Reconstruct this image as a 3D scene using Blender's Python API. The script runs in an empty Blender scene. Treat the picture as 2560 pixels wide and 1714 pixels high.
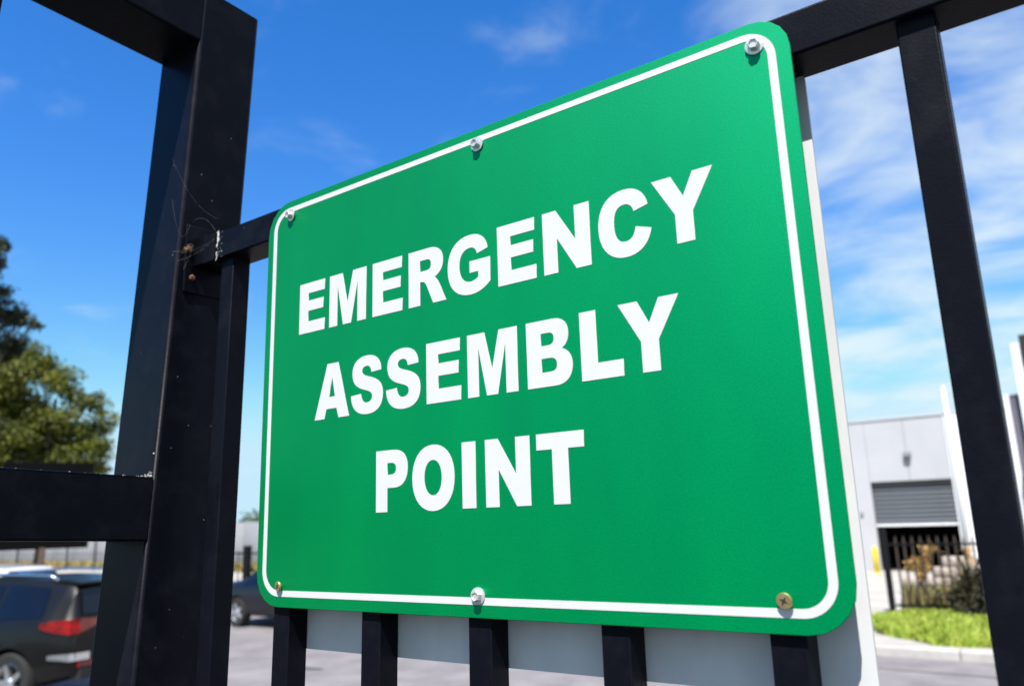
import bpy, bmesh, math, random
from mathutils import Vector, Matrix, Euler
random.seed(7)
R = math.radians
sc = bpy.context.scene

# ------------------------------------------------------------------ camera
cam = bpy.data.cameras.new('camera')
cam.sensor_width = 36.0
cam.lens = 27.658
cam.clip_start = 0.02
cam.clip_end = 2000
cam.dof.use_dof = True
cam.dof.focus_distance = 0.72
cam.dof.aperture_fstop = 6.3
camo = bpy.data.objects.new('camera', cam)
sc.collection.objects.link(camo)
YAW, PITCH, ROLL = 0.6125246, 0.2207150, -0.0336401
ZS = 2.0205                                     # height of the sign's lower edge above the road
fw = Vector((-math.sin(YAW) * math.cos(PITCH), math.cos(YAW) * math.cos(PITCH), math.sin(PITCH)))
rt = Vector((math.cos(YAW), math.sin(YAW), 0))
up = rt.cross(fw)
rt2 = math.cos(ROLL) * rt + math.sin(ROLL) * up
up2 = -math.sin(ROLL) * rt + math.cos(ROLL) * up
mw = Matrix.Identity(4)
for i in range(3):
    mw[i][0], mw[i][1], mw[i][2] = rt2[i], up2[i], -fw[i]
mw[0][3], mw[1][3], mw[2][3] = 0.72519, -0.54737, 2.1
camo.matrix_world = mw
sc.camera = camo

# ------------------------------------------------------------------ sun and sky
SUN = Vector((-0.32, 1.0, -1.75)).normalized()      # direction the light travels
sun = bpy.data.lights.new('sun', 'SUN')
sun.energy = 5.0
sun.angle = R(0.53)
sun.color = (1.0, 0.965, 0.90)
suno = bpy.data.objects.new('sun', sun)
suno.rotation_euler = SUN.to_track_quat('-Z', 'Y').to_euler()
suno.location = (3, -6, 12)
sc.collection.objects.link(suno)

world = bpy.data.worlds.new('World')
sc.world = world
world.use_nodes = True
wt = world.node_tree
wt.nodes.clear()


def wn(t, **kw):
    n = wt.nodes.new(t)
    for k, v in kw.items():
        setattr(n, k, v)
    return n


wl = wt.links.new
sky = wn('ShaderNodeTexSky')
sky.sky_type = 'NISHITA'
sky.sun_disc = False
sky.sun_elevation = math.asin(-SUN.z)
sky.sun_rotation = math.atan2(-SUN.x, -SUN.y)
sky.air_density = 1.0
sky.dust_density = 0.0
sky.ozone_density = 3.0
hs = wn('ShaderNodeHueSaturation')
hs.inputs['Saturation'].default_value = 1.31
hs.inputs['Value'].default_value = 1.0
tint = wn('ShaderNodeMix', data_type='RGBA', blend_type='MULTIPLY')
tint.inputs[0].default_value = 1.0
tint.inputs[7].default_value = (1.10, 1.07, 1.20, 1)
wl(sky.outputs[0], tint.inputs[6])
wl(tint.outputs[2], hs.inputs['Color'])
# thin cirrus: a cloud layer seen in the direction of view, laid out on a plane high above
tc = wn('ShaderNodeTexCoord')
sep = wn('ShaderNodeSeparateXYZ')
wl(tc.outputs['Generated'], sep.inputs[0])
zc = wn('ShaderNodeMath', operation='MAXIMUM')
zc.inputs[1].default_value = 0.0
wl(sep.outputs['Z'], zc.inputs[0])
za = wn('ShaderNodeMath', operation='ADD')
za.inputs[1].default_value = 0.16
wl(zc.outputs[0], za.inputs[0])
dx = wn('ShaderNodeMath', operation='DIVIDE')
dy = wn('ShaderNodeMath', operation='DIVIDE')
wl(sep.outputs['X'], dx.inputs[0]); wl(za.outputs[0], dx.inputs[1])
wl(sep.outputs['Y'], dy.inputs[0]); wl(za.outputs[0], dy.inputs[1])
comb = wn('ShaderNodeCombineXYZ')
wl(dx.outputs[0], comb.inputs[0]); wl(dy.outputs[0], comb.inputs[1])
mp = wn('ShaderNodeMapping')
mp.inputs['Rotation'].default_value = (0, 0, R(-40))
mp.inputs['Scale'].default_value = (0.9, 1.15, 1)
mp.inputs['Location'].default_value = (4.7, 9.2, 0)
wl(comb.outputs[0], mp.inputs[0])
n1 = wn('ShaderNodeTexNoise')
n1.inputs['Scale'].default_value = 3.2
n1.inputs['Detail'].default_value = 9
n1.inputs['Roughness'].default_value = 0.53
n1.inputs['Distortion'].default_value = 0.35
wl(mp.outputs[0], n1.inputs['Vector'])
n2 = wn('ShaderNodeTexNoise')
n2.inputs['Scale'].default_value = 0.9
n2.inputs['Detail'].default_value = 3
wl(mp.outputs[0], n2.inputs['Vector'])
# more cloud towards +X (the right-hand half of the sky)
cx = wn('ShaderNodeMapRange')
cx.inputs['From Min'].default_value = -0.52
cx.inputs['From Max'].default_value = -0.12
cx.inputs['To Min'].default_value = -0.195
cx.inputs['To Max'].default_value = 0.14
wl(sep.outputs['X'], cx.inputs[0])
s1 = wn('ShaderNodeMath', operation='ADD')
wl(n1.outputs['Fac'], s1.inputs[0]); wl(cx.outputs[0], s1.inputs[1])
s2 = wn('ShaderNodeMath', operation='MULTIPLY_ADD')
s2.inputs[1].default_value = 0.5
wl(n2.outputs['Fac'], s2.inputs[0]); wl(s1.outputs[0], s2.inputs[2])
cr = wn('ShaderNodeMapRange', interpolation_type='SMOOTHSTEP')
cr.inputs['From Min'].default_value = 0.62
cr.inputs['From Max'].default_value = 1.12
cr.inputs['To Min'].default_value = 0.0
cr.inputs['To Max'].default_value = 0.85
wl(s2.outputs[0], cr.inputs[0])
# the exposure of the photograph rolls off towards the bright horizon
sr = wn('ShaderNodeSeparateColor')
wl(hs.outputs[0], sr.inputs[0])
cc = wn('ShaderNodeCombineColor')
for i_, lim in enumerate((2.9, 4.2, 5.0)):
    sm = wn('ShaderNodeMath', operation='SMOOTH_MIN')
    sm.inputs[1].default_value = lim
    sm.inputs[2].default_value = 1.6
    wl(sr.outputs[i_], sm.inputs[0])
    wl(sm.outputs[0], cc.inputs[i_])
mx = wn('ShaderNodeMix', data_type='RGBA')
mx.inputs[7].default_value = (4.2, 4.8, 5.05, 1)
wl(cr.outputs[0], mx.inputs[0])
wl(cc.outputs[0], mx.inputs[6])
bg = wn('ShaderNodeBackground')
bg.inputs['Strength'].default_value = 0.11
wl(mx.outputs[2], bg.inputs['Color'])
wo = wn('ShaderNodeOutputWorld')
wl(bg.outputs[0], wo.inputs['Surface'])

vs = sc.view_settings
sc.display_settings.display_device = 'sRGB'
vs.view_transform = 'Standard'
vs.look = 'None'
vs.gamma = 1.0
vs.exposure = 0.84
vs.use_curve_mapping = False
sc.cycles.max_bounces = 6
sc.cycles.use_denoising = True
sc.cycles.sample_clamp_indirect = 4.0


# ------------------------------------------------------------------ materials
def mat(name, col, rough=0.6, metal=0.0, spec=0.5, var=0.0, scale=20.0, col2=None, bump=0.0, bscale=200.0,
        coat=0.0, detail=6, stretch=None, rvar=0.0, emit=None, trans=0.0, lo=0.35, hi=0.65):
    m = bpy.data.materials.new(name)
    m.use_nodes = True
    nt = m.node_tree
    b = nt.nodes['Principled BSDF']
    b.inputs['Base Color'].default_value = (*col, 1)
    b.inputs['Roughness'].default_value = rough
    b.inputs['Metallic'].default_value = metal
    b.inputs['Specular IOR Level'].default_value = spec
    b.inputs['Coat Weight'].default_value = coat
    b.inputs['Coat Roughness'].default_value = 0.06
    b.inputs['Transmission Weight'].default_value = trans
    t = nt.nodes.new('ShaderNodeTexCoord')
    vec = t.outputs['Object']
    if stretch:
        q = nt.nodes.new('ShaderNodeMapping')
        q.inputs['Scale'].default_value = stretch
        nt.links.new(vec, q.inputs[0])
        vec = q.outputs[0]
    if col2 or var:
        if not col2:
            col2 = tuple(c * (1 - var) for c in col)
        n = nt.nodes.new('ShaderNodeTexNoise')
        n.inputs['Scale'].default_value = scale
        n.inputs['Detail'].default_value = detail
        n.inputs['Roughness'].default_value = 0.62
        nt.links.new(vec, n.inputs['Vector'])
        mr = nt.nodes.new('ShaderNodeMapRange')
        mr.inputs['From Min'].default_value = lo
        mr.inputs['From Max'].default_value = hi
        nt.links.new(n.outputs['Fac'], mr.inputs[0])
        mixn = nt.nodes.new('ShaderNodeMix')
        mixn.data_type = 'RGBA'
        mixn.inputs[6].default_value = (*col, 1)
        mixn.inputs[7].default_value = (*col2, 1)
        nt.links.new(mr.outputs[0], mixn.inputs[0])
        nt.links.new(mixn.outputs[2], b.inputs['Base Color'])
        if rvar:
            rr = nt.nodes.new('ShaderNodeMapRange')
            rr.inputs['To Min'].default_value = rough - rvar
            rr.inputs['To Max'].default_value = rough + rvar
            nt.links.new(n.outputs['Fac'], rr.inputs[0])
            nt.links.new(rr.outputs[0], b.inputs['Roughness'])
    if bump:
        n = nt.nodes.new('ShaderNodeTexNoise')
        n.inputs['Scale'].default_value = bscale
        n.inputs['Detail'].default_value = 4
        nt.links.new(vec, n.inputs['Vector'])
        bp = nt.nodes.new('ShaderNodeBump')
        bp.inputs['Strength'].default_value = bump
        bp.inputs['Distance'].default_value = 1.0 / bscale
        nt.links.new(n.outputs['Fac'], bp.inputs['Height'])
        nt.links.new(bp.outputs[0], b.inputs['Normal'])
    if emit:
        b.inputs['Emission Color'].default_value = (*emit, 1)
    return m


M = {}
M['green'] = mat('sign_green', (0.0, 0.080, 0.006), 0.55, spec=1.0, col2=(0.0, 0.210, 0.030), scale=900, detail=2.0, bump=0.14, bscale=1200, lo=0.34, hi=0.74)
M['green'].node_tree.nodes['Principled BSDF'].inputs['IOR'].default_value = 1.85
M['green'].node_tree.nodes['Principled BSDF'].inputs['Specular Tint'].default_value = (0.0, 1.0, 0.56, 1)   # pigmented retroreflective film


def weather(m, lo, hi, scale, stretch, name):
    """faint rain streaks and handling marks: the base colour is multiplied by a soft stretched noise"""
    nt = m.node_tree
    b = nt.nodes['Principled BSDF']
    t = nt.nodes.new('ShaderNodeTexCoord')
    q = nt.nodes.new('ShaderNodeMapping')
    q.inputs['Scale'].default_value = stretch
    nt.links.new(t.outputs['Object'], q.inputs[0])
    n = nt.nodes.new('ShaderNodeTexNoise')
    n.inputs['Scale'].default_value = scale
    n.inputs['Detail'].default_value = 7
    nt.links.new(q.outputs[0], n.inputs['Vector'])
    r = nt.nodes.new('ShaderNodeMapRange')
    r.inputs['From Min'].default_value = 0.3
    r.inputs['From Max'].default_value = 0.7
    r.inputs['To Min'].default_value = lo
    r.inputs['To Max'].default_value = hi
    nt.links.new(n.outputs['Fac'], r.inputs[0])
    x = nt.nodes.new('ShaderNodeMix')
    x.data_type = 'RGBA'
    x.blend_type = 'MULTIPLY'
    x.inputs[0].default_value = 1.0
    nt.links.new(b.inputs['Base Color'].links[0].from_socket, x.inputs[6])
    nt.links.new(r.outputs[0], x.inputs[7])
    nt.links.new(x.outputs[2], b.inputs['Base Color'])


weather(M['green'], 0.82, 1.12, 7, (1.6, 1, 0.5), 'sign')
M['white_vinyl'] = mat('white_vinyl', (0.57, 0.57, 0.575), 0.5, spec=0.3, var=0.03, scale=60)
M['alu'] = mat('aluminium_edge', (0.75, 0.76, 0.77), 0.35, metal=1.0)
M['panel_white'] = mat('panel_white', (0.60, 0.60, 0.61), 0.5, var=0.06, scale=25, rvar=0.08)
weather(M['panel_white'], 0.86, 1.02, 16, (1.4, 1, 0.5), 'panel')
M['zinc'] = mat('zinc_screw', (0.74, 0.73, 0.72), 0.30, metal=0.55, var=0.25, scale=400, rvar=0.1)
M['brass'] = mat('passivated_screw', (0.76, 0.55, 0.27), 0.36, metal=0.85, var=0.25, scale=300)
M['hole'] = mat('recess_dark', (0.03, 0.022, 0.015), 0.7)
M['rust'] = mat('rust', (0.06, 0.022, 0.010), 0.9, col2=(0.18, 0.09, 0.05), scale=250, bump=0.5, bscale=300)
M['web'] = mat('cobweb', (0.55, 0.50, 0.45), 0.6)
M['chip'] = mat('bare_paint_chip', (0.72, 0.70, 0.66), 0.6, var=0.3, scale=400)


def black_metal(name, base, dust, seed):
    m = mat(name, base, 0.38, spec=0.06, col2=dust, scale=26, detail=10, rvar=0.1, bump=0.08, bscale=420, lo=0.48, hi=0.80)
    nt = m.node_tree
    b = nt.nodes['Principled BSDF']
    # sparse pale specks of dust and chipped paint
    t = nt.nodes.new('ShaderNodeTexCoord')
    v = nt.nodes.new('ShaderNodeTexVoronoi')
    v.inputs['Scale'].default_value = 95
    nt.links.new(t.outputs['Object'], v.inputs['Vector'])
    wnz = nt.nodes.new('ShaderNodeTexWhiteNoise')
    nt.links.new(v.outputs['Position'], wnz.inputs['Vector'])
    rad = nt.nodes.new('ShaderNodeMapRange')
    rad.inputs['From Min'].default_value = 0.98
    rad.inputs['From Max'].default_value = 1.0
    rad.inputs['To Min'].default_value = 0.0
    rad.inputs['To Max'].default_value = 0.075
    nt.links.new(wnz.outputs['Value'], rad.inputs[0])
    lt = nt.nodes.new('ShaderNodeMath')
    lt.operation = 'LESS_THAN'
    nt.links.new(v.outputs['Distance'], lt.inputs[0])
    nt.links.new(rad.outputs[0], lt.inputs[1])
    old = b.inputs['Base Color'].links[0].from_socket
    mixn = nt.nodes.new('ShaderNodeMix')
    mixn.data_type = 'RGBA'
    mixn.inputs[7].default_value = (0.28, 0.29, 0.31, 1)
    nt.links.new(lt.outputs[0], mixn.inputs[0])
    nt.links.new(old, mixn.inputs[6])
    nt.links.new(mixn.outputs[2], b.inputs['Base Color'])
    return m


M['black'] = black_metal('black_powder_coat', (0.0038, 0.0043, 0.0078), (0.0090, 0.0095, 0.0138), 1)
M['far_black'] = mat('far_black_metal', (0.006, 0.0065, 0.008), 0.6, spec=0.15)
M['sunlit_brown'] = mat('sunlit_brown_metal', (0.055, 0.032, 0.022), 0.8, col2=(0.025, 0.018, 0.015), scale=5)  # black pickets coloured brown: their sunlit glow is put into the base colour
M['asphalt'] = mat('asphalt', (0.220, 0.200, 0.202), 0.9, col2=(0.145, 0.130, 0.134), scale=1.3, detail=10, bump=0.4, bscale=60)
M['low_bounce_asphalt'] = mat('low_bounce_asphalt', (0.055, 0.055, 0.058), 0.9, col2=(0.035, 0.035, 0.038), scale=3, bump=0.4, bscale=60)  # dark tone chosen to keep bounced light low
M['seam'] = mat('tar_seam', (0.05, 0.05, 0.055), 0.8)
M['concrete'] = mat('concrete', (0.40, 0.375, 0.345), 0.9, col2=(0.32, 0.295, 0.265), scale=1.2, detail=8)
M['kerb'] = mat('kerb_concrete', (0.44, 0.42, 0.395), 0.9, col2=(0.34, 0.32, 0.30), scale=3)
M['soil'] = mat('soil', (0.10, 0.09, 0.035), 1.0, col2=(0.06, 0.085, 0.02), scale=6)
M['grass'] = mat('grass_blades', (0.22, 0.33, 0.022), 0.6, col2=(0.34, 0.38, 0.05), scale=3.5, detail=3)
M['drygrass'] = mat('dry_grass', (0.36, 0.27, 0.09), 0.8, col2=(0.24, 0.20, 0.07), scale=1.5)
M['wall_light'] = mat('painted_wall', (0.42, 0.42, 0.44), 0.7, col2=(0.38, 0.385, 0.41), scale=0.8)
M['wall_grey'] = mat('grey_wall', (0.25, 0.255, 0.27), 0.8, col2=(0.21, 0.215, 0.235), scale=0.3)
M['mauve'] = mat('mauve_cladding', (0.13, 0.12, 0.16), 0.6, var=0.2, scale=2)
M['trim'] = mat('white_trim', (0.72, 0.72, 0.73), 0.5, var=0.05, scale=5)
M['shutter'] = mat('shutter_grey', (0.085, 0.097, 0.115), 0.45, var=0.12, scale=2)
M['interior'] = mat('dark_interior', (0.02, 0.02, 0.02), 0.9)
M['yellow'] = mat('yellow_paint', (0.80, 0.60, 0.02), 0.5, var=0.1, scale=10)
M['cream'] = mat('cream_block', (0.46, 0.39, 0.36), 0.85, col2=(0.36, 0.30, 0.26), scale=4)
M['tan'] = mat('dry_tan_foliage', (0.45, 0.29, 0.09), 0.8, col2=(0.30, 0.17, 0.05), scale=6)
M['dark_leaf'] = mat('dark_frond', (0.022, 0.024, 0.010), 0.6, col2=(0.06, 0.045, 0.02), scale=8)
M['olive'] = mat('olive_tuft', (0.20, 0.19, 0.05), 0.7, col2=(0.30, 0.24, 0.10), scale=6)
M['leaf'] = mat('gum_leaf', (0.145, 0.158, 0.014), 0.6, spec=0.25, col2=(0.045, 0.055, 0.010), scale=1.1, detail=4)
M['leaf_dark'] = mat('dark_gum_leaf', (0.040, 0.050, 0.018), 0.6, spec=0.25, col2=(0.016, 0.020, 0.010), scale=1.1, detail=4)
M['leaf2'] = mat('small_tree_leaf', (0.07, 0.11, 0.03), 0.6, col2=(0.04, 0.06, 0.02), scale=1.5)
M['bark'] = mat('bark', (0.13, 0.085, 0.06), 0.9, col2=(0.05, 0.035, 0.028), scale=7, bump=0.6, bscale=25, stretch=(1, 1, 0.3))
M['board'] = mat('dark_board', (0.004, 0.004, 0.0045), 0.9, spec=0.05)
M['suv'] = mat('charcoal_paint', (0.0045, 0.0042, 0.004), 0.34, spec=0.22, coat=0.20)
M['hatch'] = mat('black_car_paint', (0.004, 0.0045, 0.008), 0.35, spec=0.35, coat=0.25)
M['whitecar'] = mat('white_car_paint', (0.62, 0.62, 0.63), 0.3, coat=1.0)
M['glass'] = mat('tinted_glass', (0.003, 0.004, 0.008), 0.06, spec=0.4)
M['tyre'] = mat('tyre_rubber', (0.012, 0.012, 0.012), 0.85)
M['rim'] = mat('alloy_rim', (0.68, 0.69, 0.72), 0.28, metal=0.9)
M['redlens'] = mat('red_lens', (0.30, 0.004, 0.004), 0.15, coat=0.8, col2=(0.10, 0.003, 0.003), scale=9, detail=2)
M['clearlens'] = mat('clear_lens', (0.75, 0.75, 0.78), 0.15, metal=0.3, coat=1.0)
M['chrome'] = mat('chrome', (0.85, 0.86, 0.88), 0.12, metal=1.0)
M['plastic'] = mat('black_plastic', (0.015, 0.015, 0.015), 0.55)
M['flower'] = mat('yellow_flower', (0.65, 0.34, 0.02), 0.7)


# ------------------------------------------------------------------ mesh helpers
class MB:
    def __init__(s):
        s.v, s.f = [], []

    def add(s, vs, fs):
        o = len(s.v)
        s.v += [tuple(p) for p in vs]
        s.f += [tuple(i + o for i in f) for f in fs]

    def box(s, x0, x1, y0, y1, z0, z1):
        s.add([(x0, y0, z0), (x1, y0, z0), (x1, y1, z0), (x0, y1, z0), (x0, y0, z1), (x1, y0, z1), (x1, y1, z1), (x0, y1, z1)],
              [(0, 3, 2, 1), (4, 5, 6, 7), (0, 1, 5, 4), (1, 2, 6, 5), (2, 3, 7, 6), (3, 0, 4, 7)])
        return s

    def tube(s, pts, rads, n=8, cap=True):
        pts = [Vector(p) for p in pts]
        if not hasattr(rads, '__len__'):
            rads = [rads] * len(pts)
        o = len(s.v)
        for i, p in enumerate(pts):
            d = (pts[min(i + 1, len(pts) - 1)] - pts[max(i - 1, 0)]).normalized()
            a = d.orthogonal().normalized() if abs(d.z) < 0.95 else Vector((1, 0, 0))
            a = (a - d * a.dot(d)).normalized()
            b = d.cross(a)
            for k in range(n):
                t = 2 * math.pi * k / n
                s.v.append(tuple(p + (a * math.cos(t) + b * math.sin(t)) * rads[i]))
        for i in range(len(pts) - 1):
            for k in range(n):
                a0, a1 = o + i * n + k, o + i * n + (k + 1) % n
                s.f.append((a0, a1, a1 + n, a0 + n))
        if cap:
            s.f.append(tuple(o + k for k in range(n - 1, -1, -1)))
            e = o + (len(pts) - 1) * n
            s.f.append(tuple(e + k for k in range(n)))
        return s

    def lathe(s, prof, c, axis='y', n=24, poly=None, cap=True):
        """prof: list of (radius, height along axis)"""
        o = len(s.v)
        for r_, h in prof:
            for k in range(n):
                t = 2 * math.pi * k / n + (math.pi / n if poly else 0)
                a, b = r_ * math.cos(t), r_ * math.sin(t)
                p = (a, h, b) if axis == 'y' else ((h, a, b) if axis == 'x' else (a, b, h))
                s.v.append((c[0] + p[0], c[1] + p[1], c[2] + p[2]))
        for i in range(len(prof) - 1):
            for k in range(n):
                a0, a1 = o + i * n + k, o + i * n + (k + 1) % n
                s.f.append((a0, a1, a1 + n, a0 + n))
        if cap:
            s.f.append(tuple(o + k for k in range(n - 1, -1, -1)))
            e = o + (len(prof) - 1) * n
            s.f.append(tuple(e + k for k in range(n)))
        return s

    def mesh(s, name, smooth=False):
        me = bpy.data.meshes.new(name)
        me.from_pydata(s.v, [], s.f)
        bm = bmesh.new()
        bm.from_mesh(me)
        bmesh.ops.recalc_face_normals(bm, faces=bm.faces)
        bm.to_mesh(me)
        bm.free()
        if smooth:
            me.shade_smooth()
        me.update()
        return me


def link(name, me, m, parent=None, loc=None):
    o = bpy.data.objects.new(name, me)
    if m is not None and not me.materials:
        me.materials.append(m)
    sc.collection.objects.link(o)
    if parent is not None:
        o.parent = parent
    if loc is not None:
        o.location = loc
    return o


def build(mb, name, m, parent=None, loc=None, smooth=False):
    return link(name, mb.mesh(name, smooth), m, parent, loc)


def smooth_by_angle(me, deg=35):
    me.shade_smooth()
    bm = bmesh.new()
    bm.from_mesh(me)
    lim = R(deg)
    for e in bm.edges:
        e.smooth = len(e.link_faces) == 2 and e.calc_face_angle(0) < lim
    bm.to_mesh(me)
    bm.free()


def bevel_box(name, x0, x1, y0, y1, z0, z1, r, m, parent=None, seg=4, loc=None, axis=None):
    """box with rounded edges; axis limits the rounding to the edges that run along it (a rolled tube)"""
    me = MB().box(x0, x1, y0, y1, z0, z1).mesh(name)
    bm = bmesh.new()
    bm.from_mesh(me)
    es = list(bm.edges)
    if axis is not None:
        es = [e for e in es if abs((e.verts[0].co - e.verts[1].co).normalized()[axis]) > 0.9]
    bmesh.ops.bevel(bm, geom=es, offset=r, segments=seg, profile=0.5, affect='EDGES', clamp_overlap=True)
    for f in bm.faces:
        f.smooth = True
    bm.to_mesh(me)
    bm.free()
    o = link(name, me, m, parent, loc)
    w = o.modifiers.new('wn', 'WEIGHTED_NORMAL')
    w.weight = 100
    return o


def tag(o, label=None, cat=None, group=None, kind=None):
    if label: o['label'] = label
    if cat: o['category'] = cat
    if group: o['group'] = group
    if kind: o['kind'] = kind
    return o


def thing(name, label, cat, loc=(0, 0, 0), rz=0.0, group=None):
    o = bpy.data.objects.new(name, None)
    o.empty_display_size = 0.1
    sc.collection.objects.link(o)
    o.location = loc
    o.rotation_euler = (0, 0, rz)
    return tag(o, label, cat, group)


# ------------------------------------------------------------------ the setting
def sheet(name, x0, x1, y0, y1, z, m, nx=1, ny=1):
    mb = MB()
    vs_ = [(x0 + (x1 - x0) * i / nx, y0 + (y1 - y0) * j / ny, z) for j in range(ny + 1) for i in range(nx + 1)]
    fs_ = [(j * (nx + 1) + i, j * (nx + 1) + i + 1, (j + 1) * (nx + 1) + i + 1, (j + 1) * (nx + 1) + i) for j in range(ny) for i in range(nx)]
    mb.add(vs_, fs_)
    return tag(build(mb, name, m), kind='structure')


KY = 12.42                                        # face of the far kerb
sheet('road', -400, 400, -400, 400, 0.0, M['asphalt'])
sheet('unseen_dark_yard', -300, 300, -300, 3.0, 0.004, M['low_bounce_asphalt'])  # unseen dark ground, added to cut light bouncing up onto fence and sheet
pv = MB().box(-160, 120, KY + 0.17, 150, -0.1, 0.130)
tag(build(pv, 'pavement', M['concrete']), kind='structure')
# kerb stones along the far side of the road
kerb = tag(bpy.data.objects.new('kerb', None), kind='structure')
sc.collection.objects.link(kerb)
kerb.location = (0, KY, 0)
kbm = None
x = -46.0
while x < 6:
    if kbm is None:
        mb = MB().box(0.004, 1.796, 0.0, 0.168, -0.1, 0.134)
        o = build(mb, 'kerb_stone', M['kerb'], kerb, (x, 0, 0))
        kbm = o.data
        mdb = o.modifiers.new('b', 'BEVEL'); mdb.width = 0.025; mdb.segments = 2
    else:
        o = link('kerb_stone', kbm, None, kerb, (x, random.uniform(-0.004, 0.004), random.uniform(-0.004, 0.0)))
        mdb = o.modifiers.new('b', 'BEVEL'); mdb.width = 0.025; mdb.segments = 2
    x += 1.8
# tar seam parallel to the kerb
mb = MB()
pts = []
for i in range(41):
    x = -3.4 + i * 0.15
    pts.append((x, 11.42 - 0.055 * (x + 1.9) + random.uniform(-0.012, 0.012), random.uniform(0.016, 0.032)))
vs_ = [(a, b - w, 0.004) for a, b, w in pts] + [(a, b + w, 0.004) for a, b, w in pts]
mb.add(vs_, [(i, i + 1, i + 42, i + 41) for i in range(40)])
tag(build(mb, 'tar_seam', M['seam']), kind='structure')
# dark repairs on the road
for k, (cx_, cy_, r_) in enumerate([(-9.2, 8.0, 0.14), (-5.2, 6.3, 0.12), (-6.6, 5.6, 0.09), (-3.9, 6.6, 0.08)]):
    n_ = 14
    vs_ = [(cx_ + r_ * (1.8 + random.uniform(-0.5, 0.5)) * math.cos(6.283 * i / n_), cy_ + r_ * (0.6 + random.uniform(-0.2, 0.2)) * math.sin(6.283 * i / n_), 0.004) for i in range(n_)]
    mb = MB(); mb.add(vs_, [tuple(range(n_))])
    tag(build(mb, 'road_stain', M['seam']), kind='structure')

# ------------------------------------------------------------------ green sign
SIGN_W, SIGN_H = 0.600, 0.4438


def round_rect(x0, x1, z0, z1, radii, n=12):
    """radii: BL, BR, TR, TL"""
    pts = []
    cs = [(x0, z0, 180), (x1, z0, 270), (x1, z1, 0), (x0, z1, 90)]
    sx, sz = [1, -1, -1, 1], [1, 1, -1, -1]
    for k in range(4):
        r_ = radii[k]
        cx_, cz_ = cs[k][0] + sx[k] * r_, cs[k][1] + sz[k] * r_
        for i in range(n + 1):
            a = R(cs[k][2] + 90 * i / n)
            pts.append((cx_ + r_ * math.cos(a), cz_ + r_ * math.sin(a)))
    return pts


sign = thing('emergency_sign', 'green emergency assembly point sign with white border screwed to the black fence', 'sign', (0, 0, ZS))
# plate, with hand-cut, slightly faceted corners
out = round_rect(0, SIGN_W, 0, SIGN_H, (0.034, 0.033, 0.029, 0.036), 5)
n_ = len(out)
mb = MB()
mb.add([(a, 0.0, b) for a, b in out] + [(a, 0.0022, b) for a, b in out],
       [tuple(range(n_)), tuple(range(2 * n_ - 1, n_ - 1, -1))] + [(i, i + n_, (i + 1) % n_ + n_, (i + 1) % n_) for i in range(n_)])
plate = build(mb, 'plate', M['green'], sign)
mdb = plate.modifiers.new('b', 'BEVEL'); mdb.width = 0.0004; mdb.segments = 1; mdb.limit_method = 'ANGLE'; mdb.angle_limit = R(60)
# white border stripe
TH = -0.00025
A_ = round_rect(0.0098, 0.5893, 0.0106, 0.4356, (0.026, 0.0245, 0.0245, 0.026), 12)
B_ = round_rect(0.0157, 0.5832, 0.0166, 0.4300, (0.0200, 0.0185, 0.0185, 0.0200), 12)
n_ = len(A_)
mb = MB()
mb.add([(a, TH, b) for a, b in A_] + [(a, TH, b) for a, b in B_] + [(a, 0.0003, b) for a, b in A_] + [(a, 0.0003, b) for a, b in B_],
       [(i, (i + 1) % n_, (i + 1) % n_ + n_, i + n_) for i in range(n_)] +
       [(i, i + 2 * n_, (i + 1) % n_ + 2 * n_, (i + 1) % n_) for i in range(n_)] +
       [(i + n_, (i + 1) % n_ + n_, (i + 1) % n_ + 3 * n_, i + 3 * n_) for i in range(n_)])
build(mb, 'border_stripe', M['white_vinyl'], sign)


# lettering: outlines drawn in a box of width 1 and height 1
def bez(p0, p1, p2, p3, n=9):
    o = []
    for i in range(1, n + 1):
        t = i / n
        u = 1 - t
        o.append((u**3 * p0[0] + 3 * u * u * t * p1[0] + 3 * u * t * t * p2[0] + t**3 * p3[0],
                  u**3 * p0[1] + 3 * u * u * t * p1[1] + 3 * u * t * t * p2[1] + t**3 * p3[1]))
    return o


def path(*seg):
    """a point (x, y) is a corner; a triple of points is a cubic from the last point"""
    o = []
    for s in seg:
        if isinstance(s[0], tuple):
            o += bez(o[-1], *s)
        else:
            o.append(s)
    return o


def oval(x0, x1, y0, y1, k=0.60):
    cx_, cy_ = (x0 + x1) / 2, (y0 + y1) / 2
    a, b = (x1 - x0) / 2, (y1 - y0) / 2
    return path((x1, cy_), ((x1, cy_ + b * k), (cx_ + a * k, y1), (cx_, y1)), ((cx_ - a * k, y1), (x0, cy_ + b * k), (x0, cy_)),
                ((x0, cy_ - b * k), (cx_ - a * k, y0), (cx_, y0)), ((cx_ + a * k, y0), (x1, cy_ - b * k), (x1, cy_)))[:-1]


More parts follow.
